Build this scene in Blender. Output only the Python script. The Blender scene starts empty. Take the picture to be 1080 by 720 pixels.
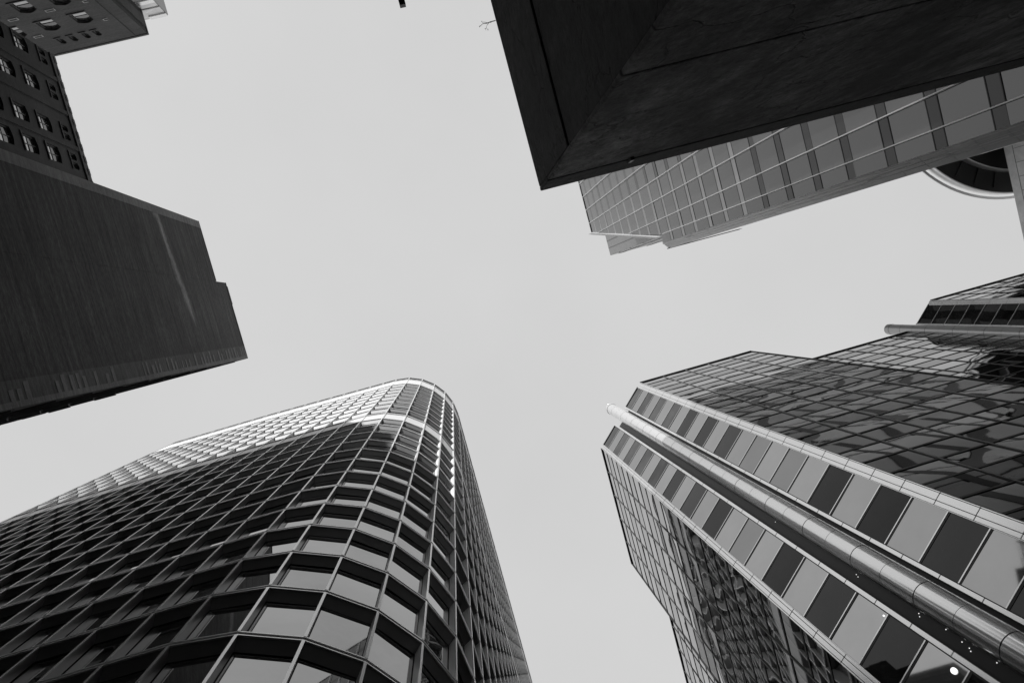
import bpy, bmesh, math, random
from mathutils import Vector, Matrix

# ------------------------------------------------------------------ camera, sky, sun
S = bpy.context.scene
C = S.collection
random.seed(11)
EYE = 1.6                      # camera height; every height below is given above the eye

cam_data = bpy.data.cameras.new('camera')
cam = bpy.data.objects.new('camera', cam_data)
C.objects.link(cam)
cam_data.sensor_width = 36.0
cam_data.lens = 24.0
cam_data.clip_start = 0.05
cam_data.clip_end = 3000
# looking almost straight up from the pavement: columns are camera right, up and back in the world
Rm = ((0.96180952, -0.26362498, 0.07364995),
      (0.25949245, 0.96380886, 0.06112408),
      (-0.08709831, -0.03967812, 0.99540923))
cam.matrix_world = Matrix(((Rm[0][0], -Rm[0][1], -Rm[0][2], 0),
                           (Rm[1][0], -Rm[1][1], -Rm[1][2], 0),
                           (Rm[2][0], -Rm[2][1], -Rm[2][2], EYE),
                           (0, 0, 0, 1)))
S.camera = cam

SUN_DIR = Vector((0.2, 1.0, -0.40)).normalized()      # the way the light travels
SUN_EL = math.asin(-SUN_DIR.z)
SUN_AZ = math.atan2(-SUN_DIR.x, -SUN_DIR.y)

world = bpy.data.worlds.new('World')
S.world = world
world.use_nodes = True
wn, wl = world.node_tree.nodes, world.node_tree.links
wn.clear()
w_out = wn.new('ShaderNodeOutputWorld')
w_bg = wn.new('ShaderNodeBackground')
w_sky = wn.new('ShaderNodeTexSky')
w_sky.sky_type = 'NISHITA'
w_sky.sun_disc = False
w_sky.sun_elevation = SUN_EL
w_sky.sun_rotation = SUN_AZ
w_bw = wn.new('ShaderNodeRGBToBW')                    # black and white photograph
w_mix = wn.new('ShaderNodeMix')
w_mix.data_type = 'FLOAT'
w_mix.inputs[0].default_value = 0.93                  # thin even cloud veil over the clear sky
w_mix.inputs[3].default_value = 6.85
wl.new(w_sky.outputs[0], w_bw.inputs[0])
wl.new(w_bw.outputs[0], w_mix.inputs[2])
w_tc = wn.new('ShaderNodeTexCoord')
w_nz = wn.new('ShaderNodeTexNoise')
w_nz.inputs['Scale'].default_value = 2.2
w_nz.inputs['Detail'].default_value = 5
wl.new(w_tc.outputs['Generated'], w_nz.inputs['Vector'])
w_mr = wn.new('ShaderNodeMapRange')
w_mr.inputs[1].default_value = 0.3
w_mr.inputs[2].default_value = 0.7
w_mr.inputs[3].default_value = 0.965
w_mr.inputs[4].default_value = 1.04
wl.new(w_nz.outputs[0], w_mr.inputs[0])
w_mul = wn.new('ShaderNodeMath')
w_mul.operation = 'MULTIPLY'
wl.new(w_mix.outputs[0], w_mul.inputs[0])
wl.new(w_mr.outputs[0], w_mul.inputs[1])
wl.new(w_mul.outputs[0], w_bg.inputs[0])
w_bg.inputs[1].default_value = 0.10
wl.new(w_bg.outputs[0], w_out.inputs[0])

sun_data = bpy.data.lights.new('sun', 'SUN')
sun_data.energy = 5.0
sun_data.angle = math.radians(0.5)
sun_data.color = (1.0, 1.0, 1.0)
sun = bpy.data.objects.new('sun', sun_data)
C.objects.link(sun)
sun.rotation_euler = SUN_DIR.to_track_quat('-Z', 'Y').to_euler()
sun.location = (-30, -80, 120)

S.view_settings.view_transform = 'Standard'
S.view_settings.look = 'None'
S.view_settings.exposure = 0.0
S.view_settings.gamma = 1.0
S.view_settings.use_curve_mapping = False
S.render.engine = 'CYCLES'
S.cycles.max_bounces = 8
S.cycles.diffuse_bounces = 4
S.cycles.glossy_bounces = 5


# ------------------------------------------------------------------ materials (all neutral greys)
def material(name, base, rough=0.6, metal=0.0, ior=1.45, var=0.0, scale=(1, 1, 1), noise=3.0,
             bump=0.0, bump_noise=None, spec=0.5, detail=6.0, rough_var=0.0):
    m = bpy.data.materials.new(name)
    m.use_nodes = True
    n, l = m.node_tree.nodes, m.node_tree.links
    p = n['Principled BSDF']
    p.inputs['Base Color'].default_value = (base, base, base, 1)
    p.inputs['Roughness'].default_value = rough
    p.inputs['Metallic'].default_value = metal
    p.inputs['IOR'].default_value = ior
    p.inputs['Specular IOR Level'].default_value = spec
    if var or bump or rough_var:
        tc = n.new('ShaderNodeTexCoord')
        mp = n.new('ShaderNodeMapping')
        mp.inputs['Scale'].default_value = scale
        l.new(tc.outputs['Object'], mp.inputs[0])
        nz = n.new('ShaderNodeTexNoise')
        nz.inputs['Scale'].default_value = noise
        nz.inputs['Detail'].default_value = detail
        nz.inputs['Roughness'].default_value = 0.62
        l.new(mp.outputs[0], nz.inputs['Vector'])
        if var:
            mr = n.new('ShaderNodeMapRange')
            mr.inputs[1].default_value = 0.28
            mr.inputs[2].default_value = 0.72
            mr.inputs[3].default_value = base * (1 - var)
            mr.inputs[4].default_value = base * (1 + var)
            l.new(nz.outputs[0], mr.inputs[0])
            l.new(mr.outputs[0], p.inputs['Base Color'])
        if rough_var:
            mr = n.new('ShaderNodeMapRange')
            mr.inputs[1].default_value = 0.3
            mr.inputs[2].default_value = 0.7
            mr.inputs[3].default_value = max(0.0, rough - rough_var)
            mr.inputs[4].default_value = rough + rough_var
            l.new(nz.outputs[0], mr.inputs[0])
            l.new(mr.outputs[0], p.inputs['Roughness'])
        if bump:
            bp = n.new('ShaderNodeBump')
            bp.inputs['Strength'].default_value = 1.0
            bp.inputs['Distance'].default_value = bump
            src = nz
            if bump_noise:
                src = n.new('ShaderNodeTexNoise')
                src.inputs['Scale'].default_value = bump_noise
                src.inputs['Detail'].default_value = 5
                l.new(mp.outputs[0], src.inputs['Vector'])
            l.new(src.outputs[0], bp.inputs['Height'])
            l.new(bp.outputs[0], p.inputs['Normal'])
    return m


def weathered_concrete(name, dark, light, bump):
    """board-marked, stained concrete: blotches, run-off streaks, pits and hairline cracks"""
    m = bpy.data.materials.new(name)
    m.use_nodes = True
    n, l = m.node_tree.nodes, m.node_tree.links
    p = n['Principled BSDF']
    p.inputs['Roughness'].default_value = 0.85
    tc = n.new('ShaderNodeTexCoord')
    def noise(scale, sc, detail, rough=0.6):
        mp = n.new('ShaderNodeMapping'); mp.inputs['Scale'].default_value = sc
        l.new(tc.outputs['Object'], mp.inputs[0])
        z = n.new('ShaderNodeTexNoise'); z.inputs['Scale'].default_value = scale
        z.inputs['Detail'].default_value = detail; z.inputs['Roughness'].default_value = rough
        l.new(mp.outputs[0], z.inputs['Vector'])
        return z.outputs[0]
    def rng(src, a, b, c, d):
        r = n.new('ShaderNodeMapRange')
        for i, v in enumerate((a, b, c, d)): r.inputs[i + 1].default_value = v
        l.new(src, r.inputs[0]); return r.outputs[0]
    def mul(a, b):
        q = n.new('ShaderNodeMath'); q.operation = 'MULTIPLY'
        l.new(a, q.inputs[0]); l.new(b, q.inputs[1]); return q.outputs[0]
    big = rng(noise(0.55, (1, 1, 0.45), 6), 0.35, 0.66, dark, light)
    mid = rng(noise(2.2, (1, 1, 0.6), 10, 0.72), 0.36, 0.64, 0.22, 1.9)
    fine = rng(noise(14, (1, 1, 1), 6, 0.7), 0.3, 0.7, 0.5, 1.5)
    vo = n.new('ShaderNodeTexVoronoi'); vo.feature = 'DISTANCE_TO_EDGE'; vo.inputs['Scale'].default_value = 0.5
    wp = n.new('ShaderNodeVectorMath'); wp.operation = 'ADD'
    wn_ = n.new('ShaderNodeTexNoise'); wn_.inputs['Scale'].default_value = 1.7; wn_.inputs['Detail'].default_value = 6
    l.new(tc.outputs['Object'], wn_.inputs['Vector'])
    l.new(tc.outputs['Object'], wp.inputs[0]); l.new(wn_.outputs['Color'], wp.inputs[1])
    l.new(wp.outputs[0], vo.inputs['Vector'])
    crack = rng(vo.outputs['Distance'], 0.0, 0.012, 0.25, 1.0)
    col = mul(mul(mul(big, mid), fine), crack)
    l.new(col, p.inputs['Base Color'])
    bp = n.new('ShaderNodeBump'); bp.inputs['Distance'].default_value = bump
    l.new(mul(noise(3.0, (1, 1, 1), 10, 0.65), crack), bp.inputs['Height'])
    l.new(bp.outputs[0], p.inputs['Normal'])
    return m


def brick_material(name, dark, light, mortar, bw=0.22, bh=0.075, axis='y', pale_band=None, streak=0.0):
    """brick courses running along one horizontal axis; weathering streaks; optional pale slanting band"""
    m = bpy.data.materials.new(name)
    m.use_nodes = True
    n, l = m.node_tree.nodes, m.node_tree.links
    p = n['Principled BSDF']
    p.inputs['Roughness'].default_value = 0.85
    tc = n.new('ShaderNodeTexCoord')
    sep = n.new('ShaderNodeSeparateXYZ')
    l.new(tc.outputs['Object'], sep.inputs[0])
    comb = n.new('ShaderNodeCombineXYZ')
    l.new(sep.outputs[1 if axis == 'y' else 0], comb.inputs[0])
    l.new(sep.outputs[2], comb.inputs[1])
    br = n.new('ShaderNodeTexBrick')
    br.inputs['Scale'].default_value = 1.0
    br.inputs['Brick Width'].default_value = bw
    br.inputs['Row Height'].default_value = bh
    br.inputs['Mortar Size'].default_value = 0.008
    br.inputs['Color1'].default_value = (dark,) * 3 + (1,)
    br.inputs['Color2'].default_value = (light,) * 3 + (1,)
    br.inputs['Mortar'].default_value = (mortar,) * 3 + (1,)
    l.new(comb.outputs[0], br.inputs['Vector'])
    # long horizontal runs of slightly different brick, and blotchy soot
    mp = n.new('ShaderNodeMapping')
    mp.inputs['Scale'].default_value = (0.16, 3.2, 1)
    l.new(comb.outputs[0], mp.inputs[0])
    nz = n.new('ShaderNodeTexNoise')
    nz.inputs['Scale'].default_value = 1.0
    nz.inputs['Detail'].default_value = 8
    nz.inputs['Roughness'].default_value = 0.7
    l.new(mp.outputs[0], nz.inputs['Vector'])
    nz2 = n.new('ShaderNodeTexNoise')
    nz2.inputs['Scale'].default_value = 0.22
    nz2.inputs['Detail'].default_value = 5
    l.new(comb.outputs[0], nz2.inputs['Vector'])
    mr = n.new('ShaderNodeMapRange')
    mr.inputs[1].default_value = 0.3
    mr.inputs[2].default_value = 0.7
    mr.inputs[3].default_value = 1 - streak
    mr.inputs[4].default_value = 1 + streak
    l.new(nz.outputs[0], mr.inputs[0])
    mr2 = n.new('ShaderNodeMapRange')
    mr2.inputs[1].default_value = 0.3
    mr2.inputs[2].default_value = 0.7
    mr2.inputs[3].default_value = 0.8
    mr2.inputs[4].default_value = 1.2
    l.new(nz2.outputs[0], mr2.inputs[0])
    mul = n.new('ShaderNodeMath'); mul.operation = 'MULTIPLY'
    l.new(mr.outputs[0], mul.inputs[0]); l.new(mr2.outputs[0], mul.inputs[1])
    vm = n.new('ShaderNodeVectorMath'); vm.operation = 'SCALE'
    l.new(br.outputs['Color'], vm.inputs[0]); l.new(mul.outputs[0], vm.inputs['Scale'])
    last = vm.outputs[0]
    if pale_band:
        # pale band: distance to a slanting line, broken up by noise
        y0, z0, slope, halfw, ya, yb, amount = pale_band
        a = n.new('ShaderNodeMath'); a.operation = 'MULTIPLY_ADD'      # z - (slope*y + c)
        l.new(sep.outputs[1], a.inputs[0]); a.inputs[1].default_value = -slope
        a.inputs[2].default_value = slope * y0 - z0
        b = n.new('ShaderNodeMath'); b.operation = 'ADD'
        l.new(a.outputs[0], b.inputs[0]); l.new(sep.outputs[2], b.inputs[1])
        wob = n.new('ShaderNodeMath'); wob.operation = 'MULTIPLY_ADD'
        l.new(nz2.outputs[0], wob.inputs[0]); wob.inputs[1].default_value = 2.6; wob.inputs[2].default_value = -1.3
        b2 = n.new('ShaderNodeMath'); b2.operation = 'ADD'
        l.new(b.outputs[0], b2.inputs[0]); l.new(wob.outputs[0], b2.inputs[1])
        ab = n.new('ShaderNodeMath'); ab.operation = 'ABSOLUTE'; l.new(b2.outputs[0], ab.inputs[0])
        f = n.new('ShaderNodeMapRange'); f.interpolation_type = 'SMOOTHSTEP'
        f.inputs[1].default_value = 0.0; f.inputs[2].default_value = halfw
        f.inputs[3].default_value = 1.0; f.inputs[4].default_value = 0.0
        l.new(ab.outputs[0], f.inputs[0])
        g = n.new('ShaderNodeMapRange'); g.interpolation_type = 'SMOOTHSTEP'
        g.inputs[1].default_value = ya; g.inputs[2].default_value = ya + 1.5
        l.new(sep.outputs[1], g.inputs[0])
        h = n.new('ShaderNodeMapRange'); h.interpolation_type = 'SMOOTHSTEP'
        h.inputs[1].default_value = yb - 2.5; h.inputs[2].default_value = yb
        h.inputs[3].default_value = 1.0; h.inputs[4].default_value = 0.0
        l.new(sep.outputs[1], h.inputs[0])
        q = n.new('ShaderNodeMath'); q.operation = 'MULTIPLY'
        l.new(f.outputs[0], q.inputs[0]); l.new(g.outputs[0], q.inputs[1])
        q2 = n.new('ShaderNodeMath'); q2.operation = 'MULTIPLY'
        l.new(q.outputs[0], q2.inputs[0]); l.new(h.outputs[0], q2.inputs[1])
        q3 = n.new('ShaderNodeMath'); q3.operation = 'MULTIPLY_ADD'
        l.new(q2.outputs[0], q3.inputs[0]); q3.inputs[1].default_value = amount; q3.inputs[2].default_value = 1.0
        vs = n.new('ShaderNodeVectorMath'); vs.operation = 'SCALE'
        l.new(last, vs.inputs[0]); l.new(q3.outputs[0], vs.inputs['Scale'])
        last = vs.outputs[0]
    l.new(last, p.inputs['Base Color'])
    bp = n.new('ShaderNodeBump')
    bp.inputs['Distance'].default_value = 0.01
    bp.inputs['Strength'].default_value = 0.6
    l.new(br.outputs['Fac'], bp.inputs['Height']); bp.invert = True
    l.new(bp.outputs[0], p.inputs['Normal'])
    return m


M = {}
M['asphalt'] = material('asphalt', 0.05, 0.9, var=0.25, noise=6, bump=0.004)
# curved tower
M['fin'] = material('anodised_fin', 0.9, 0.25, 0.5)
M['fin_shade_side'] = material('fin_shade_side', 0.5, 0.3, 0.85)  # darker fin body, shade on its cheek put into the colour
M['fin_lit'] = material('fin_lit_side', 0.86, 0.4, 0.1)  # paler cheek of the same fin, the light on it put into the colour
M['slab_edge'] = material('slab_edge', 0.36, 0.45, 0.5)
M['soffit'] = material('soffit_panel', 0.25, 0.6, 0.55, var=0.06, noise=0.7, detail=2)
M['pale_panel'] = material('pale_spandrel', 0.68, 0.42, 0.15, var=0.05, noise=0.5)
M['mirror_glass'] = material('reflective_glass', 0.38, 0.015, 1.0, var=0.08, noise=0.35)
M['mirror_glass_b'] = material('reflective_glass_b', 0.33, 0.02, 1.0, var=0.1, noise=0.5)
M['dark_back'] = material('dark_backing', 0.012, 0.6)
# chamfered tower
M['light_mirror'] = material('pale_coated_glass', 0.44, 0.03, 1.0, var=0.05, noise=0.5)
M['dark_mirror'] = material('dark_coated_glass', 0.016, 0.02, 0.0, ior=1.36, var=0.9, noise=0.7, detail=2)
M['face_vision'] = material('face_vision_glass', 0.37, 0.015, 1.0, var=0.08, noise=0.5)
M['dark_mirror_reflect'] = material('dark_glass_pale_reflection', 0.30, 0.03, 1.0, var=0.05, noise=0.5)  # dark panels toned paler in some rows, standing for a reflection
M['side_vision'] = material('side_vision_glass', 0.42, 0.015, 1.0, var=0.08, noise=0.5)
M['side_spandrel'] = material('side_spandrel_glass', 0.32, 0.02, 1.0, var=0.08, noise=0.5)
M['face_spandrel'] = material('face_spandrel_glass', 0.17, 0.02, 1.0, var=0.08, noise=0.5)
M['light_mirror_b'] = material('pale_coated_glass_b', 0.395, 0.03, 1.0, var=0.05, noise=0.5)
M['dark_mirror_b'] = material('dark_coated_glass_b', 0.02, 0.02, 0.0, ior=1.48, var=0.9, noise=0.7, detail=2)
M['black_metal'] = material('black_metal', 0.02, 0.4, 0.0)
M['mullion'] = material('grey_mullion', 0.4, 0.35, 0.6)
M['trim'] = material('satin_trim', 0.9, 0.2, 0.92)
M['tube_grey'] = material('satin_tube_grey', 0.42, 0.3, 0.8)
M['tube'] = material('satin_tube', 0.97, 0.18, 0.8)
# finned tower
M['fin_glass'] = material('tinted_glass', 0.04, 0.03, 0.0, ior=2.05, var=0.15, noise=0.4)
M['fin_spandrel'] = material('tinted_spandrel', 0.02, 0.1, 0.0, ior=1.55, var=0.1, noise=0.5)
M['pale_spandrel_glass'] = material('pale_spandrel_glass', 0.34, 0.3, 0.9, var=0.1, noise=0.5)
M['white_metal'] = material('white_metal', 0.93, 0.25, 0.85)
M['white_fin'] = material('white_fin', 0.85, 0.4, 0.3)
M['white_paint'] = material('white_paint', 0.8, 0.5)
M['pilaster'] = material('pilaster_cladding', 0.62, 0.45, 0.15, var=0.1, noise=1.0, scale=(1, 1, 0.25))
M['upper_clad'] = material('upper_cladding', 0.2, 0.25, 0.0, ior=1.6, var=0.1, noise=0.5)
# masonry
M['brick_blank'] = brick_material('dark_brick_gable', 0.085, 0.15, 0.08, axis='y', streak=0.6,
                                  pale_band=(-2.0, 58.6, 0.2, 0.7, -7.4, 3.8, 2.6))
M['brick_side'] = brick_material('dark_brick_flank', 0.06, 0.09, 0.05, axis='x', streak=0.3)
M['brick_mid'] = brick_material('corner_strip_brick', 0.15, 0.21, 0.13, axis='y', streak=0.5)
M['brick_quoin'] = brick_material('pale_toothed_brick', 0.26, 0.36, 0.22, axis='y', streak=0.3)
M['brick_y'] = brick_material('sooty_brick_y', 0.038, 0.06, 0.038, axis='y', streak=0.25)
M['brick_x'] = brick_material('sooty_brick_x', 0.065, 0.1, 0.06, axis='x', streak=0.25)
M['stone_sill'] = material('stone_sill', 0.10, 0.8, var=0.2, noise=3)
M['window_frame'] = material('painted_window_frame', 0.16, 0.5)
M['pane'] = material('window_glass', 0.42, 0.02, 1.0, var=0.1, noise=0.8)
M['vent'] = material('pale_vent', 0.42, 0.6)
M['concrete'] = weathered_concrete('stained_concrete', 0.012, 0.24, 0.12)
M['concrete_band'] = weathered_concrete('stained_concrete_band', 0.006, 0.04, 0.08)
M['pale_glass_wall'] = material('pale_glass_wall', 0.8, 0.25, 0.3, var=0.3, noise=0.8, scale=(0.7, 0.7, 1.6))
M['pale_stone'] = material('pale_stone', 0.7, 0.7, var=0.18, noise=0.7)
M['plain_wall'] = material('render_wall', 0.16, 0.8, var=0.1, noise=0.5)
M['black_soffit'] = material('black_soffit', 0.012, 0.5)
M['rim'] = material('white_rim', 0.85, 0.3, 0.85)
M['twig'] = material('twig_bark', 0.05, 0.9)
M['roof'] = material('roof_felt', 0.12, 0.9)
M['lamp_glow'] = bpy.data.materials.new('lit_lamp')
M['lamp_glow'].use_nodes = True
_p = M['lamp_glow'].node_tree.nodes['Principled BSDF']
_p.inputs['Base Color'].default_value = (0.9, 0.9, 0.9, 1)
_p.inputs['Emission Color'].default_value = (1, 1, 1, 1)
_p.inputs['Emission Strength'].default_value = 1.2


# ------------------------------------------------------------------ mesh helpers
class MB:
    """collects polygons; build() links them as one mesh object"""
    def __init__(self):
        self.v, self.f, self.m, self.s = [], [], [], []

    def poly(self, pts, mi=0, smooth=False):
        k = len(self.v)
        self.v += [tuple(p) for p in pts]
        self.f.append(tuple(range(k, k + len(pts))))
        self.m.append(mi); self.s.append(smooth)

    def hexa(self, lo, hi, mi=0):
        """closed prism between two matching loops"""
        k = len(self.v); n = len(lo)
        self.v += [tuple(p) for p in lo] + [tuple(p) for p in hi]
        self.f.append(tuple(range(k + n - 1, k - 1, -1)))
        self.f.append(tuple(range(k + n, k + 2 * n)))
        for i in range(n):
            j = (i + 1) % n
            self.f.append((k + i, k + j, k + n + j, k + n + i))
        self.m += [mi] * (n + 2); self.s += [False] * (n + 2)

    def rings(self, loops, mi=0, smooth=True, cap=True):
        k = len(self.v); n = len(loops[0])
        for lp in loops:
            self.v += [tuple(p) for p in lp]
        for a in range(len(loops) - 1):
            for i in range(n):
                j = (i + 1) % n
                self.f.append((k + a * n + i, k + a * n + j, k + (a + 1) * n + j, k + (a + 1) * n + i))
                self.m.append(mi); self.s.append(smooth)
        if cap:
            self.f.append(tuple(range(k + n - 1, k - 1, -1)))
            q = k + (len(loops) - 1) * n
            self.f.append(tuple(range(q, q + n)))
            self.m += [mi, mi]; self.s += [False, False]

    def grid(self, pts, n, mi=0):
        """pts: (n+1)*(n+1) points, smooth shaded"""
        k = len(self.v)
        self.v += [tuple(p) for p in pts]
        for a in range(n):
            for b in range(n):
                self.f.append((k + a * (n + 1) + b, k + a * (n + 1) + b + 1,
                               k + (a + 1) * (n + 1) + b + 1, k + (a + 1) * (n + 1) + b))
                self.m.append(mi); self.s.append(True)

    def extend(self, o):
        k = len(self.v)
        self.v += o.v
        self.f += [tuple(i + k for i in f) for f in o.f]
        self.m += o.m; self.s += o.s

    def build(self, name, mats, parent=None, fix=True, bevel=0.0):
        if not isinstance(mats, (list, tuple)):
            mats = [mats]
        off = parent_origin(parent)
        me = bpy.data.meshes.new(name)
        me.from_pydata([(x - off[0], y - off[1], z + EYE - off[2]) for x, y, z in self.v], [], self.f)
        for mt in mats:
            me.materials.append(mt)
        me.polygons.foreach_set('material_index', self.m)
        me.polygons.foreach_set('use_smooth', self.s)
        if fix:
            bm = bmesh.new(); bm.from_mesh(me)
            bmesh.ops.recalc_face_normals(bm, faces=bm.faces)
            bm.to_mesh(me); bm.free()
        me.update()
        o = bpy.data.objects.new(name, me)
        C.objects.link(o)
        if parent:
            o.parent = parent
        if bevel:
            b = o.modifiers.new('bevel', 'BEVEL'); b.width = bevel; b.segments = 2; b.limit_method = 'ANGLE'
        return o


def parent_origin(p):
    if p is None:
        return (0, 0, 0)
    x, y, z = p.location
    q = p.parent
    while q:
        x += q.location.x; y += q.location.y; z += q.location.z
        q = q.parent
    return (x, y, z)


def tag(o, label=None, cat=None, group=None, kind=None):
    if label: o['label'] = label
    if cat: o['category'] = cat
    if group: o['group'] = group
    if kind: o['kind'] = kind
    return o


def thing(name, label, cat, x, y, group=None):
    o = bpy.data.objects.new(name, None)
    o.empty_display_size = 0.5
    C.objects.link(o)
    o.location = (x, y, 0)
    return tag(o, label, cat, group)


class Face:
    """a vertical facade: origin, horizontal tangent t, outward normal n"""
    def __init__(self, x, y, tx, ty, nx, ny):
        d = math.hypot(tx, ty); e = math.hypot(nx, ny)
        self.o = (x, y); self.t = (tx / d, ty / d); self.n = (nx / e, ny / e)

    def pt(self, l, z, out=0.0):
        return (self.o[0] + self.t[0] * l + self.n[0] * out, self.o[1] + self.t[1] * l + self.n[1] * out, z)

    def box(self, mb, l0, l1, z0, z1, o0, o1, mi=0):
        lo = [self.pt(l0, z0, o0), self.pt(l1, z0, o0), self.pt(l1, z0, o1), self.pt(l0, z0, o1)]
        hi = [(p[0], p[1], z1) for p in lo]
        mb.hexa(lo, hi, mi)

    def quad(self, mb, l0, l1, z0, z1, o=0.0, mi=0):
        mb.poly([self.pt(l0, z0, o), self.pt(l1, z0, o), self.pt(l1, z1, o), self.pt(l0, z1, o)], mi)

    def pillow(self, mb, l0, l1, z0, z1, o=0.0, amp=0.01, tx=0.0, tz=0.0, n=4, mi=0, wav=None):
        """glass panel with a slight bulge and lean, as real curtain wall panes have"""
        w, h = l1 - l0, z1 - z0
        pts = []
        for a in range(n + 1):
            for b in range(n + 1):
                u, v = b / n, a / n
                d = amp * 16 * u * (1 - u) * v * (1 - v) + tx * (u - .5) * w + tz * (v - .5) * h
                if wav:
                    d += wav[0] * math.sin(wav[1] + u * 5.2 + v * 2.1) * 4 * u * (1 - u)
                pts.append(self.pt(l0 + u * w, z0 + v * h, o + d))
        mb.grid(pts, n, mi)


def seen_area(pts):
    """rough share of the picture a small polygon takes up (0 when outside the frame)"""
    q = []
    for x, y, z in pts:
        cx = Rm[0][0] * x + Rm[1][0] * y + Rm[2][0] * z
        cy = Rm[0][1] * x + Rm[1][1] * y + Rm[2][1] * z
        cz = Rm[0][2] * x + Rm[1][2] * y + Rm[2][2] * z
        if cz <= 0.1:
            return 0
        q.append((540 + 720 * cx / cz, 360 + 720 * cy / cz))
    mx = sum(p[0] for p in q) / len(q); my = sum(p[1] for p in q) / len(q)
    if not (-15 < mx < 1095 and -15 < my < 735):
        return 0
    a = 0
    for i in range(len(q)):
        j = (i + 1) % len(q)
        a += q[i][0] * q[j][1] - q[j][0] * q[i][1]
    return abs(a) / 2


def link_repeats(name, rest_name, cands, mats, parent, limit=100):
    """cands: (area, MB). The largest become parts of their own, the rest one part"""
    cands.sort(key=lambda c: -c[0])
    rest = MB()
    for i, (a, mb) in enumerate(cands):
        if i < limit and a > 0:
            mb.build(name, mats, parent, fix=False)
        else:
            rest.extend(mb)
    if rest.f:
        o = rest.build(rest_name, mats, parent, fix=False)
        o['kind'] = 'stuff'


def circle(cx, cy, r, z, n=24, a0=0.0):
    return [(cx + r * math.cos(a0 + 2 * math.pi * i / n), cy + r * math.sin(a0 + 2 * math.pi * i / n), z) for i in range(n)]


def block(mb, x0, x1, y0, y1, z0, z1, mi=0):
    mb.hexa([(x0, y0, z0), (x1, y0, z0), (x1, y1, z0), (x0, y1, z0)],
            [(x0, y0, z1), (x1, y0, z1), (x1, y1, z1), (x0, y1, z1)], mi)


G = -EYE                                                  # ground, measured from the eye

# ------------------------------------------------------------------ ground
mb = MB()
mb.poly([(-900, -900, G), (900, -900, G), (900, 900, G), (-900, 900, G)])
tag(mb.build('ground', M['asphalt']), kind='structure')


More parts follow.
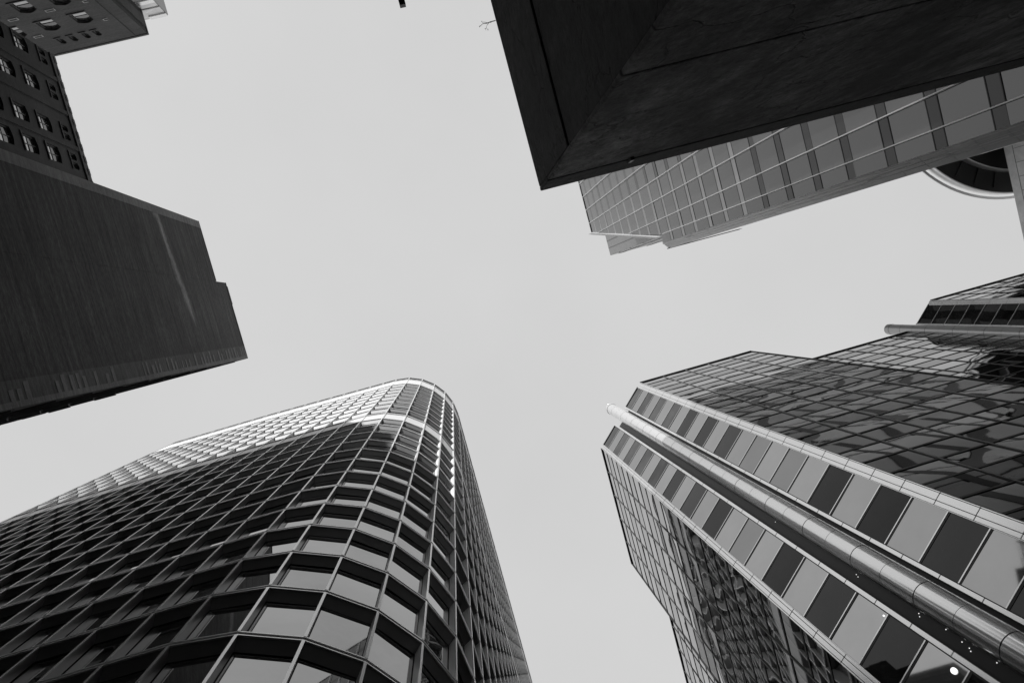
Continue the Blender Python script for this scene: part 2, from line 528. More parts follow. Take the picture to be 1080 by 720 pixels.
# ------------------------------------------------------------------ curved gridded tower (lower left)
def curved_tower():
    root = thing('curved_office_tower', 'tall office tower with rounded corner and gridded window cells, sunlit at its top',
                 'office tower', -11, 15.3)
    H, D, FH, SL = 107.0, 0.27, 3.65, 0.42     # SL: how far the sloping soffit drops
    # plan of the outer edge, left to right, one vertex per vertical fin
    V = []
    R = 7.75; cx, cy = -11.0, 15.3
    right = [(-3.25, cy + 2.03 * i) for i in range(1, 33)]
    arc = [(cx + R * math.cos(math.radians(-90 + 15 * i)), cy + R * math.sin(math.radians(-90 + 15 * i))) for i in range(7)]
    left = []
    x, y = arc[0]
    for i in range(40):
        if x > -44.8:
            x -= 2.03
            y = 7.55 + 0.25 * max(0, (-x - 30) / 15)
        else:
            x -= 2.0; y += 2.0 * 0.168
        left.append((x, y))
    V = left[::-1] + arc + right
    n = len(V)
    N = []
    for i in range(n):
        a = V[max(0, i - 1)]; b = V[min(n - 1, i + 1)]
        tx, ty = b[0] - a[0], b[1] - a[1]
        d = math.hypot(tx, ty)
        N.append((ty / d, -tx / d))
    k0 = len(left)
    DV = [D + 0.22 * min(1.0, max(0.0, (i - k0 - 5) / 3.0)) for i in range(n)]
    I = [(V[i][0] - N[i][0] * DV[i], V[i][1] - N[i][1] * DV[i]) for i in range(n)]

    def off(i, o):
        return (V[i][0] + N[i][0] * o, V[i][1] + N[i][1] * o)

    lines = [21.4 + FH * k for k in range(-5, 13)]          # slab lines up to the blank band
    low_top = lines[-1]
    top_lines = [low_top + FH * k for k in range(1, 10)]
    fins, slabs, soff = MB(), MB(), MB()

    def slab(z, h=0.26):
        for i in range(n - 1):
            a0, a1, b0, b1 = off(i, 0), off(i + 1, 0), I[i], I[i + 1]
            slabs.poly([(*a0, z - h / 2), (*a1, z - h / 2), (*a1, z + h / 2), (*a0, z + h / 2)])
            soff.poly([(*a0, z - h / 2), (*b0, z - h / 2 - SL), (*b1, z - h / 2 - SL), (*a1, z - h / 2)])
            soff.poly([(*a0, z + h / 2), (*a1, z + h / 2), (*b1, z + h / 2), (*b0, z + h / 2)])
            for zz in (z - h / 2 + 0.002, z + h / 2 - 0.052):
                p0, p1, q0, q1 = off(i, 0.06), off(i + 1, 0.06), off(i, -0.01), off(i + 1, -0.01)
                lo = [(*p0, zz), (*p1, zz), (*q1, zz), (*q0, zz)]
                fins.hexa(lo, [(a, b, zz + 0.05) for a, b, c in lo])

    def fin(i, z0, z1, out=0.055, w=0.07):
        tx, ty = -N[i][1] * w / 2, N[i][0] * w / 2
        p, q = off(i, out), off(i, -DV[i])
        lo = [(p[0] + tx, p[1] + ty, z0), (q[0] + tx, q[1] + ty, z0), (q[0] - tx, q[1] - ty, z0), (p[0] - tx, p[1] - ty, z0)]
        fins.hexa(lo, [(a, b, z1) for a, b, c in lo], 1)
        ex, ey = -tx * 1.02, -ty * 1.02                                     # pale sheet on one cheek, imitating the light on it
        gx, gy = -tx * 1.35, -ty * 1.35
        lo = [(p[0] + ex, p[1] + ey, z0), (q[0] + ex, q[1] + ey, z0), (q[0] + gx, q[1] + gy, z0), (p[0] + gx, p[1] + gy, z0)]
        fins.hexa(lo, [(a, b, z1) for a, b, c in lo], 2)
        tx, ty = -N[i][1] * (w / 2 + .016), N[i][0] * (w / 2 + .016)        # pale nosing along the outer edge
        p, q = off(i, out + .012), off(i, out - 0.035)
        lo = [(p[0] + tx, p[1] + ty, z0), (q[0] + tx, q[1] + ty, z0), (q[0] - tx, q[1] - ty, z0), (p[0] - tx, p[1] - ty, z0)]
        fins.hexa(lo, [(a, b, z1) for a, b, c in lo], 0)

    allrows = [(lines[k], lines[k + 1]) for k in range(len(lines) - 1)] + \
              [(top_lines[k], top_lines[k + 1]) for k in range(len(top_lines) - 1)]
    for z in lines + top_lines:
        slab(z)
    for i in range(n):
        for z0, z1 in allrows:
            fin(i, z0 + 0.125, z1 - 0.125)
        fin(i, low_top + 0.125, top_lines[0] - 0.125, 0.03, 0.06)
    # blank bands between the two stacks and under the parapet
    roof0 = top_lines[-1]
    for z0, z1 in ((low_top + 0.13, top_lines[0] - 0.13), (roof0 + 0.13, 104.4)):
        bands = MB()
        for i in range(n - 1):
            a0, a1 = off(i, -0.04), off(i + 1, -0.04)
            bands.poly([(*a0, z0), (*a1, z0), (*a1, z1), (*a0, z1)])
        bands.build('spandrel_band', M['pale_panel'], root, fix=False)
    # parapet: open slot between fins, cap on top
    slab(104.5, 0.22)
    slab(106.85, 0.3)
    for i in range(n):
        fin(i, 104.6, 106.7, 0.03, 0.12)
        fin(i, roof0 + 0.13, 104.4, 0.0, 0.06)
    slot_shade = MB()  # dark sheet flush between the fins, standing for shade in the slot
    for i in range(n - 1):
        a0, a1 = off(i, -0.02), off(i + 1, -0.02)
        slot_shade.poly([(*a0, 104.62), (*a1, 104.62), (*a1, 106.69), (*a0, 106.69)])
    slot_shade.build('parapet_slot_shade', M['dark_back'], root, fix=False)
    # dark backing wall and roof, closed off behind
    back = MB()
    J = [off(i, -DV[i] - 0.06) for i in range(n)]
    for i in range(n - 1):
        back.poly([(*J[i], G), (*J[i + 1], G), (*J[i + 1], 106.9), (*J[i], 106.9)])
    far = [(J[-1][0] - 22, J[-1][1]), (J[0][0], J[0][1] + 60)]
    loop = J + far
    for i in range(len(J) - 1, len(loop)):
        a, b = loop[i], loop[(i + 1) % len(loop)]
        back.poly([(*a, G), (*b, G), (*b, 106.9), (*a, 106.9)])
    back.poly([(*p, 106.0) for p in loop])
    back.build('core_wall', M['dark_back'], root, fix=False)
    fins.build('facade_fins', [M['fin'], M['fin_shade_side'], M['fin_lit']], root)
    slabs.build('slab_edges', M['slab_edge'], root, fix=False)
    soff.build('cell_soffits', M['soffit'], root, fix=False)
    # base storeys
    base = MB()
    for i in range(n - 1):
        a0, a1 = off(i, -0.3), off(i + 1, -0.3)
        base.poly([(*a0, G), (*a1, G), (*a1, lines[0] - 0.13), (*a0, lines[0] - 0.13)])
    base.build('base_wall', M['slab_edge'], root, fix=False)
    # panes
    cands = []
    for i in range(n - 1):
        tx, ty = I[i + 1][0] - I[i][0], I[i + 1][1] - I[i][1]
        w = math.hypot(tx, ty)
        nx, ny = (N[i][0] + N[i + 1][0]) / 2, (N[i][1] + N[i + 1][1]) / 2
        f = Face(I[i][0], I[i][1], tx, ty, ty, -tx)
        for z0, z1 in allrows:
            m = MB()
            f.pillow(m, 0.07, w - 0.07, z0 + 0.18, z1 - 0.16 - SL, -0.03, random.uniform(-.003, .004),
                     random.gauss(0, .006), random.gauss(0, .006), 2, random.choice((0, 0, 1)))
            quad = [f.pt(0, z0), f.pt(w, z0), f.pt(w, z1), f.pt(0, z1)]
            # only what shows past the ledge below counts
            facing = f.n[0] * (-f.o[0]) + f.n[1] * (-f.o[1])
            vis = 0 if facing <= 0 else max(0, 1 - 0.3 * z0 / (max(facing, .1) * FH))
            cands.append((seen_area(quad) * vis, m))
    link_repeats('window', 'distant_windows', cands, [M['mirror_glass'], M['mirror_glass_b']], root, 100)


# ------------------------------------------------------------------ chamfered dark glass tower (lower right)
def chamfered_tower():
    root = thing('chamfered_glass_tower', 'dark mirrored glass tower whose cut-off corner carries a fat pale tube between striped panels',
                 'office tower', 30, 30)
    H, P = 66.0, 1.88
    rows = [H - 1.883 * k for k in range(13)] + [H - 1.883 * 12 - 2.0 * k for k in range(1, 22)]
    s1 = (16.13, 11.40)
    td = (-0.718, 0.695); nd = (-0.695, -0.718)
    F = dict(main=Face(16.13, 11.4, 1, 0, 0, -1), wing=Face(27.9, 13.87, 1, 0, 0, -1),
             next=Face(47.6, 11.4, 1, 0, 0, -1), ret=Face(27.9, 11.4, 0, 1, 1, 0),
             side=Face(10.76, 16.6, 0, 1, -1, 0), side_wing=Face(13.14, 28.73, 0, 1, -1, 0),
             side_ret=Face(10.76, 28.73, 1, 0, 0, 1),
             cut=Face(s1[0], s1[1], *td, *nd), cut2=Face(47.6, 11.4, *td, *nd))
    bays = dict(main=(11.77, 5), wing=(16.5, 7), next=(21.2, 9), ret=(2.47, 1),
                side=(12.13, 5), side_wing=(34.0, 14), side_ret=(2.38, 1))
    vis, spa = [], []
    grid = MB()
    for key, (L, nb) in bays.items():
        f = F[key]; w = L / nb
        flank = key.startswith('side')
        for b in range(nb):
            for k in range(len(rows) - 1):
                z1, z0 = rows[k], rows[k + 1]
                m = MB()
                v = (k % 2 == 0)
                amp = random.uniform(0.004, 0.012) * (1 if v else 0.35) * random.choice((1, 1, -1))
                f.pillow(m, b * w + 0.04, (b + 1) * w - 0.04, z0 + 0.03, z1 - 0.03, 0.0, amp,
                         random.gauss(0, .004), random.gauss(0, .004), 6, (4 if v else 5) if flank else (0 if v else 1),
                         (random.uniform(0.0008, 0.003) * (1 if v else .35), random.uniform(0, 6)))
                facing = f.n[0] * (-f.o[0]) + f.n[1] * (-f.o[1])
                q = [f.pt(b * w, z0), f.pt((b + 1) * w, z0), f.pt((b + 1) * w, z1), f.pt(b * w, z1)]
                (vis if v else spa).append((seen_area(q) if facing > 0 else 0, m))
        for b in range(nb + 1):
            l = b * w
            f.box(grid, l - 0.07, l + 0.07, G, H, -0.03, 0.035, 0)
            f.box(grid, l - 0.02, l + 0.02, G, H, 0.037, 0.05, 1)
        for z in rows:
            f.box(grid, 0.052, L - 0.052, z - 0.085, z + 0.065, -0.03, 0.03, 0)
        f.box(grid, 0, L, H + 0.032, H + 0.24, -0.3, 0.1, 0)
    # the two cut corners: striped panel strips, trims, recess and tube
    trims, joints, recess = MB(), MB(), MB()
    for key in ('cut', 'cut2'):
        f = F[key]
        strips = ((0.56, 2.72), (4.96, 7.08)) if key == 'cut' else ((0.56, 2.72),)
        for a, b in strips:
            for k in range(len(rows) - 1):
                z1, z0 = rows[k], rows[k + 1]
                m = MB()
                v = (k % 2 == 0)
                f.pillow(m, a, b, z0 + 0.09, z1 - 0.04, 0.0, random.uniform(-.003, .006),
                         random.gauss(0, .003), random.gauss(0, .003), 3, (random.choice((2, 2, 8)) if key == 'cut2' else (6 if (k == 16 or (k == 14 and a < 2)) else random.choice((2, 8)) if v else random.choice((3, 3, 7)))))  # paler middle rows and all-dark second corner imitate reflections
                q = [f.pt(a, z0), f.pt(b, z0), f.pt(b, z1), f.pt(a, z1)]
                (vis if v else spa).append((seen_area(q), m))
                f.box(joints, a, b, z0 - 0.05, z0 + 0.05, -0.02, 0.012, 0)
                f.box(joints, a, b, z0 + 0.052, z0 + 0.105, -0.02, 0.02, 2)
            f.quad(recess, a - .2, b + .2, G, H, -0.03)
            f.box(joints, a - .1, b + .1, H + 0.02, H + 0.2, -0.3, 0.05, 0)
        seg = 2.0
        edges = ((-0.03, 0.33, 0.06), (0.345, 0.52, 0.05), (2.76, 2.92, 0.09), (4.74, 4.92, 0.09), (7.12, 7.24, 0.05), (7.255, 7.53, 0.06)) if key == 'cut' else \
                ((-0.03, 0.33, 0.06), (0.345, 0.52, 0.05), (2.76, 2.92, 0.09))
        for a, b, o in edges:
            z = H + 0.22
            while z > G + seg:
                f.box(trims, a, b, z - seg + 0.025, z, -0.10, o)
                z -= seg
        # a thin second lip on the wide corner trim
        f.box(trims, 0.525, 0.56, G, H + .1, -0.1, 0.03)
        if key == 'cut':
            f.box(trims, 7.085, 7.115, G, H + .1, -0.1, 0.03)
        # recess behind the tube
        hi = 4.8 if key == 'cut' else 3.6
        f.quad(recess, 2.9, hi, G, H + 0.2, -0.45)
        f.box(recess, 2.9, 2.94, G, H + 0.2, -0.45, -0.08)
        f.box(recess, hi - .05, hi, G, H + 0.2, -0.45, -0.08)
    trims.build('corner_trim', M['trim'], root, bevel=0.012)
    grid.extend(joints)
    grid.build('mullion_grid', [M['black_metal'], M['mullion'], M['trim']], root)
    recess.build('tube_recess', M['black_metal'], root, fix=False)
    for key in ('cut', 'cut2'):
        f = F[key]
        c = f.pt(3.66, 0, 0.26)
        r = 0.55
        core = MB()
        core.rings([circle(c[0], c[1], r - 0.03, z, 32) for z in (G, 69.2)])
        core.build('tube_core', M['black_metal'], root, fix=False)
        tb = MB()
        z = 69.0; k = 0
        while z > 0:
            gap = 0.02 if k % 2 else 0.045
            tb.rings([circle(c[0], c[1], r, z, 48), circle(c[0], c[1], r, z - P + gap, 48)], cap=False)
            z -= P; k += 1
        # lip and domed end
        prof = [(r + .02, 69.0), (r + .02, 69.55)] + \
               [(0.28 + (r - .26) * math.cos(math.radians(a)), 69.55 + 0.34 * math.sin(math.radians(a))) for a in (20, 40, 60, 80)]
        tb.rings([circle(c[0], c[1], rr, zz, 48) for rr, zz in prof[:2]], cap=False)
        tb.rings([circle(c[0], c[1], rr, zz, 48) for rr, zz in prof[1:]])
        tb.build('corner_tube', M['tube'] if key == 'cut' else M['tube_grey'], root)
    # pipe rail and little fixings in the recess
    f = F['cut']
    rail = MB()
    p = f.pt(4.2, 0, -0.05)
    rail.rings([circle(p[0], p[1], 0.035, z, 10) for z in (G, H - 1)])
    rail.build('pipe_rail', M['trim'], root, fix=False)
    for l, h in ((4.32, 22.3), (4.40, 22.2), (4.28, 21.0), (4.34, 20.24), (4.38, 19.9), (4.44, 19.8), (4.3, 18.85),
                 (4.4, 25.85), (4.36, 26.0), (4.2, 28.6), (4.34, 33.0)):
        q = f.pt(l, h, 0.0)
        s = MB()
        rr = 0.017
        s.rings([circle(q[0], q[1], rr * math.cos(math.radians(a)), h + rr * math.sin(math.radians(a)), 8) for a in (-75, -40, 0, 40, 75)])
        s.build('spotlight', M['lamp_glow'], root, fix=False)
    mats = [M[q] for q in ('face_vision', 'face_spandrel', 'dark_mirror', 'light_mirror', 'side_vision', 'side_spandrel', 'dark_mirror_reflect', 'light_mirror_b', 'dark_mirror_b')]
    link_repeats('window', 'distant_windows', vis, mats, root)
    link_repeats('spandrel_panel', 'distant_spandrels', spa, mats, root)
    # round lamps shining behind the glass
    for l, h, rr in ((5.25, 19.95, 0.10), (5.09, 23.62, 0.035)):
        q = f.pt(l, h, 0.03)
        d = MB()
        pts = []
        for i in range(20):
            a = 2 * math.pi * i / 20
            pts.append((q[0] + f.t[0] * rr * math.cos(a), q[1] + f.t[1] * rr * math.cos(a), h + rr * 1.3 * math.sin(a)))
        d.hexa(pts, [(x - f.n[0] * .02, y - f.n[1] * .02, z) for x, y, z in pts])
        d.build('round_lamp', M['lamp_glow'], root)
    # dark body behind the glass
    outline = [(16.13, 11.4), (27.9, 11.4), (27.9, 13.87), (44.9, 13.87), (47.6, 11.4), (68.8, 11.4), (68.8, 62.7),
               (13.14, 62.7), (13.14, 28.73), (10.76, 28.73), (10.76, 16.6)]
    cxm, cym = 38, 38
    body = MB()
    def shrink(p, d=0.5):
        vx, vy = cxm - p[0], cym - p[1]
        L = math.hypot(vx, vy)
        return (p[0] + vx / L * d, p[1] + vy / L * d)
    ins = [(16.4, 11.95), (27.4, 11.95), (27.4, 14.4), (45.3, 14.4), (47.9, 11.95), (68.4, 11.95), (68.4, 62.4),
           (13.7, 62.4), (13.7, 28.3), (11.3, 28.3), (11.3, 16.9)]
    body.hexa([(*p, G) for p in ins], [(*p, H - 0.05) for p in ins])
    body.build('core_wall', M['dark_back'], root)


# ------------------------------------------------------------------ finned glass tower (upper right)
def clip_line(poly, ya, za, yb, zb):
    """keep the part of a (y,z) polygon below the line a-b"""
    def val(p):
        t = (p[0] - ya) / (yb - ya)
        return za + t * (zb - za) - p[1]
    out = []
    for i in range(len(poly)):
        a, b = poly[i], poly[(i + 1) % len(poly)]
        va, vb = val(a), val(b)
        if va >= 0: out.append(a)
        if (va >= 0) != (vb >= 0):
            t = va / (va - vb)
            out.append((a[0] + t * (b[0] - a[0]), a[1] + t * (b[1] - a[1])))
    return out


def finned_tower():
    X = 24.1
    root = thing('finned_glass_tower', 'grey glass tower with thin white fins and slanting roof edge, beyond black concrete corner',
                 'office tower', 40, -20)
    fins_y = [-30.35 + 2.03 * i for i in range(12)] + [-6.03, -4.0, -2.45]
    slant = (-6.25, 104.6, -2.4, 72.9)
    FHT, SP = 3.57, 0.78
    floors = [104.6 + 0.4 - FHT * k + 0.0 for k in range(0, 30)]
    shift = (62.17 - floors[0]) % FHT
    floors = [f_ + shift - FHT for f_ in floors]
    ys = fins_y + [-1.5]
    glass, span = [], []
    joints = MB()
    def top_at(y):
        if y <= slant[0]: return 104.6
        if y >= slant[2]: return 72.9
        return slant[1] + (y - slant[0]) / (slant[2] - slant[0]) * (slant[3] - slant[1])
    for i in range(len(ys) - 1):
        y0, y1 = ys[i] + 0.02, ys[i + 1] - 0.02
        for k, zf in enumerate([floors[0] + FHT] + floors):
            for z0, z1, lst in ((zf + SP + 0.015, zf + FHT - 0.015, glass), (zf + 0.015, zf + SP - 0.015, span)):
                if z0 < 3: continue
                z1c = z1
                poly = [(y0, z0), (y1, z0), (y1, z1c), (y0, z1c)]
                if z0 >= 104.5: continue
                if z1c > 104.6: poly = [(a, min(b, 104.6)) for a, b in poly]
                if y1 > slant[0]:
                    if y0 >= slant[2] - 0.2:
                        if z0 > 72.8: continue
                        poly = [(a, min(b, 72.9)) for a, b in poly]
                    else:
                        poly = clip_line(poly, *slant)
                if len(poly) < 3: continue
                m = MB()
                dx = random.gauss(0, .004)
                m.poly([(X + dx * (b - z0), a, b) for a, b in poly], 1 if (lst is span and zf > 50 and ys[i] > -8.2) else 0)
                lst.append((seen_area([(X, a, b) for a, b in poly]), m))
    link_repeats('window', 'distant_windows', glass, M['fin_glass'], root)
    link_repeats('spandrel_panel', 'distant_spandrels', span, [M['fin_spandrel'], M['pale_spandrel_glass']], root)
    for y in fins_y:
        zt = top_at(y) - (0.4 if y < -6.1 else 1.6)
        m = MB()
        block(m, X - 0.25, X + 0.02, y - 0.026, y + 0.026, 3, zt)
        m.build('vertical_fin', M['white_fin'], root)
    # dark joint lines at the spandrels
    for zf in floors:
        for z in (zf, zf + SP):
            if z < 72:
                block(joints, X - 0.015, X + 0.02, -30.3, -1.52, z - 0.03, z + 0.03)
    joints.build('panel_joints', M['black_metal'], root)
    # slanting parapet strip
    cap = MB()
    a, b = (-6.6, 104.6), (-2.3, 72.9)
    for (w0, w1, x0, x1, mi) in ((0, 1.1, X - 0.12, X + 0.3, 0), (1.1, 3.0, X + 0.0, X + 0.5, 1)):
        lo = [(x0, a[0], a[1] + w0), (x1, a[0], a[1] + w0), (x1, b[0], b[1] + w0), (x0, b[0], b[1] + w0)]
        cap.hexa(lo, [(p[0], p[1], p[2] + (w1 - w0)) for p in lo], mi)
    block(cap, X - 0.1, X + 0.4, -60, -6.6, 104.62, 105.1, 0)
    cap.build('slanted_parapet', [M['white_metal'], M['pilaster']], root)
    # pale corner pilaster with fine horizontal joints
    pil = MB()
    h1 = 73.2
    edge = [(24.3, -2.1), (24.11, -1.5), (24.72, -0.78), (25.15, -0.95), (25.15, -2.1)]
    z = h1
    k = 0
    while z > 2:
        hh = 1.785
        pil.hexa([(*p, z - hh + 0.03) for p in edge], [(*p, z) for p in edge])
        z -= hh; k += 1
    pil.build('corner_pilaster', M['pilaster'], root)
    lines = MB()
    dirv = (0.62, 0.72)
    for s, wv in ((0.08, 0.035), (0.36, 0.02), (0.62, 0.02)):
        p = (24.1 + dirv[0] * s, -1.5 + dirv[1] * s)
        q = (p[0] + dirv[0] * wv, p[1] + dirv[1] * wv)
        nn = (-0.758 * 0.03, 0.653 * 0.03)
        lo = [(p[0], p[1], 2), (q[0], q[1], 2), (q[0] + nn[0], q[1] + nn[1], 2), (p[0] + nn[0], p[1] + nn[1], 2)]
        lines.hexa(lo, [(a_, b_, h1) for a_, b_, c_ in lo])
    lines.build('pilaster_ribs', M['white_paint'], root)
    rnd = random.Random(5)
    for i in range(26):
        zc = rnd.uniform(22, 66); s = rnd.choice((0.2, 0.46, 0.74)); ln = rnd.uniform(0.5, 1.8)
        p = (24.1 + dirv[0] * s, -1.5 + dirv[1] * s)
        q = (p[0] + dirv[0] * 0.07, p[1] + dirv[1] * 0.07)
        nn = (-0.758 * 0.012, 0.653 * 0.012)
        lo = [(p[0], p[1], zc), (q[0], q[1], zc), (q[0] + nn[0], q[1] + nn[1], zc), (p[0] + nn[0], p[1] + nn[1], zc)]
        slots = MB()
        slots.hexa(lo, [(a_, b_, zc + ln) for a_, b_, c_ in lo])
        slots.build('pilaster_slot', M['white_paint'], root)
    # flank facing the dark tower: floors of glass and spandrel
    flank = MB()
    for z0 in [72.6 - 7.14 * k for k in range(10)]:
        block(flank, 25.2, 62, -2.0, -1.9, z0 - 6.2, z0, 0)
        block(flank, 25.2, 62, -2.05, -1.96, z0 - 7.14, z0 - 6.2, 1)
    for i in range(7):
        block(flank, 26.4 + i * 5.3, 27.5 + i * 5.3, -1.898, -1.84, 2, 72.6, 2)
    flank.build('flank_wall', [M['pale_panel'], M['fin_glass'], M['black_soffit']], root)
    # roof handrail along the flank
    rail = MB()
    block(rail, 24.55, 33.0, -0.85, -0.76, 73.32, 73.44)
    block(rail, 24.55, 33.0, -0.84, -0.79, 72.95, 72.99)
    for i in range(9):
        block(rail, 24.6 + i * 1.04, 24.64 + i * 1.04, -0.835, -0.795, 72.6, 73.35)
    rail.build('roof_rail', M['black_metal'], root)
    # body
    body = MB()
    block(body, X + 0.06, 62, -60, -6.6, G, 104.5)
    block(body, X + 0.06, 62, -6.6, -2.1, G, 72.5)
    lo = [(X + 0.5, -6.6, 72.5), (40, -6.6, 72.5), (40, -2.5, 72.5), (X + 0.5, -2.5, 72.5)]
    body.build('core_wall', M['dark_back'], root)
    wedge = MB()
    wedge.hexa([(X + 0.06, -6.6, 72.5), (X + 0.06, -2.45, 72.5), (X + 0.06, -6.6, 104.4)],
               [(X + 1.2, -6.6, 72.5), (X + 1.2, -2.45, 72.5), (X + 1.2, -6.6, 104.4)])
    wedge.build('parapet_wedge', M['dark_back'], root)
    # taller block set back behind the slant
    up = MB()
    block(up, 30.07, 66, -60, -2.87, 72.0, 121.0, 0)
    up.build('upper_block', M['upper_clad'], root)
    seams = MB()
    for y in [-2.9 - 1.25 * i for i in range(1, 14)]:
        block(seams, 30.04, 30.069, y - 0.03, y + 0.03, 72, 121)
    for i in range(7):
        block(seams, 31.6 + i * 5.3, 32.7 + i * 5.3, -2.778, -2.72, 72, 121, 0)
    for k in range(7):
        z0 = 121 - 7.14 * k
        block(seams, 30.1, 66, -2.86, -2.78, z0 - 6.2, z0, 1)
        block(seams, 30.1, 66, -2.866, -2.84, z0 - 7.1, z0 - 6.25, 2)
    seams.build('cladding_seams', [M['black_metal'], M['pale_stone'], M['fin_glass']], root)


# ------------------------------------------------------------------ black concrete corner close overhead
def concrete_block():
    root = thing('concrete_building', 'black weathered concrete corner close overhead at the top, its courses running back',
                 'building', 12, -10)
    x, y, H = 2.405, -1.97, 14.0
    core = MB()
    block(core, x + 0.06, 21, -30, y - 0.06, G, 13.95)
    core.build('wall_core', M['concrete_band'], root)
    front = MB()                       # the face towards the junction, in three courses
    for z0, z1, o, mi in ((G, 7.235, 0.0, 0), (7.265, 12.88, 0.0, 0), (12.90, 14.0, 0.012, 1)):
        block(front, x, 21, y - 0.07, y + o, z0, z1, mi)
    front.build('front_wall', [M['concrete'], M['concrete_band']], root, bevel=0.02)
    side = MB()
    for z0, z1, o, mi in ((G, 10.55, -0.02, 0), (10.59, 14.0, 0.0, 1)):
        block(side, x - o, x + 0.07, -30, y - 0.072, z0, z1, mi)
    side.build('side_wall', [M['concrete_band'], M['concrete_band']], root, bevel=0.02)  # darker concrete here puts the side wall's shade into the colour
    br = MB()
    block(br, 4.0, 4.07, y - 0.02, y + 0.06, 12.72, 12.98)
    br.build('wall_bracket', M['black_metal'], root)
    # weed on the roof edge
    tw = thing('roof_weed', 'tiny bare twig of a weed sprouting from the black concrete edge', 'weed', 2.38, -5.48)
    m = MB()
    rnd = random.Random(3)
    def tube(pts, r0, r1):
        n = len(pts)
        loops = []
        for i, p in enumerate(pts):
            r = r0 + (r1 - r0) * i / (n - 1)
            loops.append([(p[0], p[1] + r * math.cos(a), p[2] + r * math.sin(a)) for a in (0, 2.1, 4.2)])
        m.rings(loops, smooth=True)
    tube([(2.40, -5.48, 14.0), (2.30, -5.49, 14.03), (2.22, -5.49, 14.06), (2.14, -5.5, 14.06), (2.07, -5.45, 14.03)], 0.011, 0.005)
    tube([(2.28, -5.49, 14.04), (2.22, -5.46, 14.08), (2.19, -5.41, 14.07), (2.21, -5.36, 14.06)], 0.007, 0.004)
    tube([(2.24, -5.49, 14.05), (2.20, -5.53, 14.09), (2.14, -5.55, 14.10)], 0.006, 0.004)
    tube([(2.2, -5.42, 14.07), (2.17, -5.39, 14.09)], 0.006, 0.003)
    for c in ((2.07, -5.45, 14.03), (2.21, -5.36, 14.06), (2.17, -5.39, 14.09), (2.30, -5.49, 14.03), (2.14, -5.55, 14.10)):
        for q in range(3):
            d = [rnd.uniform(-.025, .025) for _ in range(6)]
            m.poly([c, (c[0] + d[0], c[1] + d[1], c[2] + .01), (c[0] + d[2], c[1] + d[3], c[2] - .01)])
    m.build('twig', M['twig'], tw, fix=False)


# ------------------------------------------------------------------ masonry walls with openings
def wall_with_holes(face, outline, holes, depth):
    bm = bmesh.new()
    edges = []
    for loop in [outline] + holes:
        vs = [bm.verts.new(face.pt(l, z)) for l, z in loop]
        for i in range(len(vs)):
            edges.append(bm.edges.new((vs[i], vs[(i + 1) % len(vs)])))
    bmesh.ops.triangle_fill(bm, use_beauty=True, use_dissolve=False, edges=edges)
    mb = MB()
    for f in bm.faces:
        p = [tuple(v.co) for v in f.verts]
        mb.poly(p)
    bm.free()
    for h in holes:
        for i in range(len(h)):
            a, b = h[i], h[(i + 1) % len(h)]
            mb.poly([face.pt(*a), face.pt(*b), face.pt(*b, -depth), face.pt(*a, -depth)], 1)
    return mb


def arch(l0, l1, z0, z1, rise, n=8):
    pts = [(l0, z0), (l1, z0)]
    for i in range(n + 1):
        t = i / n
        pts.append((l1 + (l0 - l1) * t, z1 + rise * math.sin(math.pi * t)))
    return pts


def sash_window(face, root, l0, l1, z0, z1, depth, rise=0.0, split=1, blind=0.0):
    """frame ring with a meeting rail; panes are sub-parts"""
    fr = MB()
    o0, o1 = -depth + 0.02, -depth + 0.09
    t = 0.06
    ztop = z1 + rise
    face.box(fr, l0, l0 + t, z0, ztop, o0, o1); face.box(fr, l1 - t, l1, z0, ztop, o0, o1)
    face.box(fr, l0 + t, l1 - t, z0, z0 + t, o0, o1); face.box(fr, l0 + t, l1 - t, ztop - t, ztop, o0, o1)
    zm = (z0 + ztop) / 2
    face.box(fr, l0 + t, l1 - t, zm - 0.03, zm + 0.03, o0, o1)
    for s in range(1, split):
        lm = l0 + (l1 - l0) * s / split
        face.box(fr, lm - 0.03, lm + 0.03, z0 + t, zm - 0.031, o0, o1)
        face.box(fr, lm - 0.03, lm + 0.03, zm + 0.031, ztop - t, o0, o1)
    w = fr.build('window', M['window_frame'], root)
    for a, b in ((z0 + 0.03, zm - 0.01), (zm + 0.01, ztop - 0.03)):
        m = MB()
        face.pillow(m, l0 + 0.03, l1 - 0.03, a, b, o0 + 0.02, 0.0, random.gauss(0, .01), random.gauss(0, .01), 1)
        m.build('pane', M['pane'] if a < zm - 0.1 else M['fin_glass'], w, fix=False)
    sl = MB()
    sill(face, sl, l0, l1, z0)
    sl.build('sill', M['stone_sill'], w)
    return w


def sill(face, mb, l0, l1, z, out=0.12, h=0.14):
    face.box(mb, l0 - 0.1, l1 + 0.1, z - h, z - 0.004, -0.05, out)


